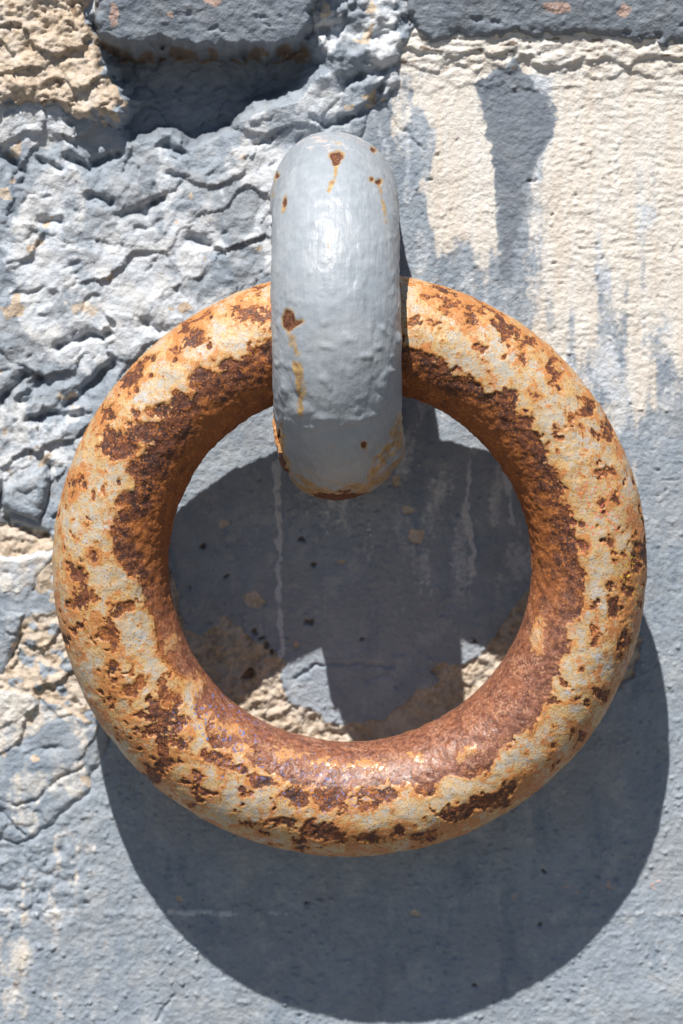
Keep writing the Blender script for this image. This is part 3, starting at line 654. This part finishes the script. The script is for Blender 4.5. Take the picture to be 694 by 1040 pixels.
EX, EZ, ED, ERZ, ERY, ER = -5.26, 199.94, 87.85, 119.89, 134.13, 61.26
def build_eye():
    # path in the y-z plane: out of the wall, round, and back in
    t = np.linspace(-np.pi / 2, np.pi / 2, 260)
    py = np.concatenate([np.linspace(-20, ED, 42)[:-1], ED + ERY * np.cos(t), np.linspace(ED, -20, 42)[1:]])
    pz = np.concatenate([np.full(41, -ERZ), ERZ * np.sin(t), np.full(41, ERZ)])
    ty = np.gradient(py); tz = np.gradient(pz); L = np.hypot(ty, tz); ty /= L; tz /= L
    ny, nz = -tz, ty                                        # will be oriented outward below
    sgn = np.sign(ny * (py - ED) + nz * pz); sgn[sgn == 0] = 1
    ny = ny * sgn; nz = nz * sgn
    m = 250
    b = np.linspace(0, 2 * np.pi, m, endpoint=False)[None]
    n = len(py)
    NY, NZ, PY, PZ = [q[:, None] + np.zeros((1, m)) for q in (ny, nz, py, pz)]
    def pos(r):
        x = EX + r * np.sin(b); y = -(PY + r * np.cos(b) * NY); z = EZ + PZ + r * np.cos(b) * NZ
        x = x - (z - EZ) * .014                            # it leans a touch: lower end to the right
        return x, y, z
    x, y, z = pos(ER)
    p = tuple(q.astype(np.float32) for q in (x, y, z))
    u, v = proj(x, y, z)
    front = (np.cos(b) > -.3) & (y < -60)
    hh = 2.0 * fbm3(p, 90, 2, 501) + 1.0 * fbm3(p, 30, 3, 511) + .32 * fbm3(p, 10, 3, 521)
    # sags and blobs of thick paint
    hh += 1.5 * sst(.22, .7, fbm3(p, 24, 3, 531)) * sst(250, 330, v) * sst(440, 400, v) + .5 * sst(.25, .5, fbm3(p, 11, 2, 541))
    hh -= .6 * sst(.35, .8, fbm3(p, 18, 2, 551)) * sst(240, 330, v)
    for (cx, cy, ax, ay, am) in [(325, 222, 14, 16, 1.8), (333, 352, 10, 5, 2.2), (330, 328, 6, 5, 2.), (397, 376, 9, 4, 2.5), (386, 408, 12, 9, 2.4), (370, 425, 18, 6, 2.2), (300, 418, 14, 8, 2.0), (288, 400, 8, 12, 2.2), (330, 424, 16, 6, 2.), (372, 362, 8, 4, 1.6), (360, 300, 16, 8, 1.), (406, 455, 11, 26, 8.5), (392, 474, 9, 15, 4.5), (286, 470, 6, 18, 3.5)]:
        bl = blob(u + 4 * fbm3(p, 14, 2, 561), v + 4 * fbm3(p, 14, 2, 571), cx, cy, ax, ay)
        hh += np.where(front, .62 * am * sst(-1, min(ax, ay) * .8, bl), 0)
    edge = v - (428 + 6 * fbm3(p, 22, 3, 581) + 5 * np.sin((u - 290) / 20.))
    hh += .8 * sst(1.5, -1.5, edge) * front                     # last coat ends here
    hh += .6 * np.exp(-(edge / 3.) ** 2) * front * (1 + fbm3(p, 12, 2, 583))
    # rust
    uw, vw = u + 1.6 * fbm3(p, 7, 2, 591), v + 1.6 * fbm3(p, 7, 2, 595)
    f = np.full(u.shape, -30.)
    for (cx, cy, ax, ay, rt) in [(342, 158, 7, 5, 0), (342, 163, 4, 4, 0), (386, 184, 3, 2.5, 0), (379, 181, 2, 2, 0), (292, 326, 6.5, 11, 0), (299, 329, 8, 3, -18), (292, 320, 5, 5, 0), (281, 178, 2, 3, 0), (289, 206, 1.5, 4, 15), (370, 452, 3, 3.5, 0), (286, 470, 3, 12, -8), (290, 480, 3, 4, 0), (283, 440, 2, 4, 0), (380, 151, 3, 2, 40)]:
        f = np.maximum(f, np.where(front, blob(uw, vw, cx, cy, ax, ay, rt), -30))
    low = z < EZ - 120
    f = np.maximum(f, np.where(low & front, 5 - np.abs(v - 508) + 6 * fbm3(p, 14, 3, 601), -30))
    hh -= 1.3 * sst(-.8, .8, f)
    och = np.zeros(u.shape)
    for pts, w, am in [([(342, 164), (341, 176), (334, 192)], 2.4, .9), ([(294, 336), (300, 360), (303, 385), (305, 420)], 4.5, 1.), ([(298, 345), (306, 375), (310, 400)], 3, .7), ([(386, 186), (390, 205), (395, 225)], 2.6, .7), ([(280, 182), (278, 200)], 2, .6), ([(290, 206), (287, 216)], 2, .8),
                       ([(386, 186), (374, 176)], 1.5, .5), ([(332, 244), (336, 258), (334, 270)], 1.6, .6), ([(325, 245), (332, 244)], 1.6, .5), ([(284, 432), (286, 455), (292, 478)], 4, .9), ([(408, 425), (400, 450), (386, 468), (378, 488)], 7, .85), ([(411, 440), (404, 466), (392, 480)], 4, .9), ([(300, 330), (308, 324)], 2.5, .6), ([(320, 140), (346, 146)], 1.5, .4), ([(340, 446), (334, 470)], 5, .35), ([(370, 452), (372, 456)], 4, .6)]:
        och = np.maximum(och, np.where(front, am * np.exp(-(line_dist(uw, vw, pts) / (w * (1 + .6 * fbm3(p, 14, 2, 631)))) ** 2) * np.clip(.85 + .8 * fbm3(p, 10, 3, 641), .1, 1.1), 0))
    och = np.maximum(och, np.where(low, 1.05 * np.clip(.75 + .9 * fbm3(p, 20, 4, 613), .15, 1.1) * sst(474, 507, v + 8 * fbm3(p, 24, 3, 611) + 8 * sst(340, 300, u) + 16 * sst(370, 405, u)), 0))
    och = np.maximum(och, .8 * np.exp(-np.maximum(-f, 0) / 1.8))
    pale = .62 * sst(170, 140, v) * (.6 + fbm3(p, 18, 3, 621)) + .35 * sst(18, 5, np.hypot(u - 328, v - 222))  # pale wear along the top, and a highlight painted as a round pale spot
    x, y, z = pos(ER - 1.2 + hh)
    # worn where the ring bears on it: keep clear of the ring's tube
    ca, sa = math.cos(AL), math.sin(AL)
    qx, qy, qz = x - RC[0], y - RC[1], z - RC[2]
    ly = qy * ca + qz * sa; lz = -qy * sa + qz * ca
    rho = np.hypot(qx, lz); dr = rho - R0; d = np.hypot(dr, ly)
    lim = r0 + 5.5
    k = np.where(d < lim, lim / np.maximum(d, 1e-3), 1.)
    dr2, ly2 = dr * k, ly * k
    sc = (R0 + dr2) / np.maximum(rho, 1e-3)
    nx, nz2 = qx * sc, lz * sc
    x = np.where(k > 1, nx + RC[0], x); y = np.where(k > 1, ly2 * ca - nz2 * sa + RC[1], y); z = np.where(k > 1, ly2 * sa + nz2 * ca + RC[2], z)
    return np.stack([x, y, z], -1), dict(rust=f, ochre=np.clip(och, 0, 1), pale=np.clip(pale, 0, 1))
EP, eattrs = build_eye()
ebase = np.array([EX, 0, EZ - ERZ - ER])
eye = mesh_from_grid('iron_eye', EP - ebase, eye_material(), None, None, eattrs, wrap=(False, True), flip=False)
eye.location = Vector(ebase * S)
tag(eye, 'thick grey painted iron eye curving out of the wall and holding the ring', 'eye bolt')

# a curled flake of rust lifting off the eye's worn lower left side
def build_flake(pts, wid, lift, seed):
    n, m = 34, 12
    k = np.linspace(0, 1, n)[:, None] + np.zeros((1, m)); w = np.linspace(-1, 1, m)[None] + np.zeros((n, 1))
    pts = np.array(pts, float); kk = np.linspace(0, 1, len(pts))
    c = [np.interp(k, kk, pts[:, i]) for i in range(3)]
    ww = wid * (np.sin(np.pi * np.clip(k, .03, .97)) ** .6) * (1 + .3 * fbm2(k * 6 + seed, w * 0 + seed, 2, seed))
    out = lift * (1 - w ** 2) + 1.0 * fbm2(k * 7, w * 2 + seed, 2, seed + 1)
    def layer(t):
        return np.stack([c[0] - (out + t) * .8 - ww * .25 * w, c[1] - ww * w * .9 - (out + t) * .4, c[2] + .2 * ww * w], -1)
    return np.concatenate([layer(0), layer(-1.6)[:, ::-1]], 1)
FP = build_flake([(EX - 57, -168, 112), (EX - 57.5, -172, 100), (EX - 56, -176, 88), (EX - 52, -180, 74)], 7, 4.5, 701)
fl_mat = NT('bare_rust_flake')
fl_f = fl_mat.noise(4, 3, .6, 1.)
flake_m = fl_mat.done(fl_mat.mix(fl_mat.ramp(fl_f, .35, .65), (.30, .10, .03), (.46, .27, .12)), .75, fl_mat.bump(fl_f, 1.2, .6), .3)
flake = mesh_from_grid('rust_flake', FP - ebase, flake_m, eye, wrap=(False, True))
print('tris about', sum(len(o.data.polygons) for o in bpy.data.objects if o.type == 'MESH') * 2)
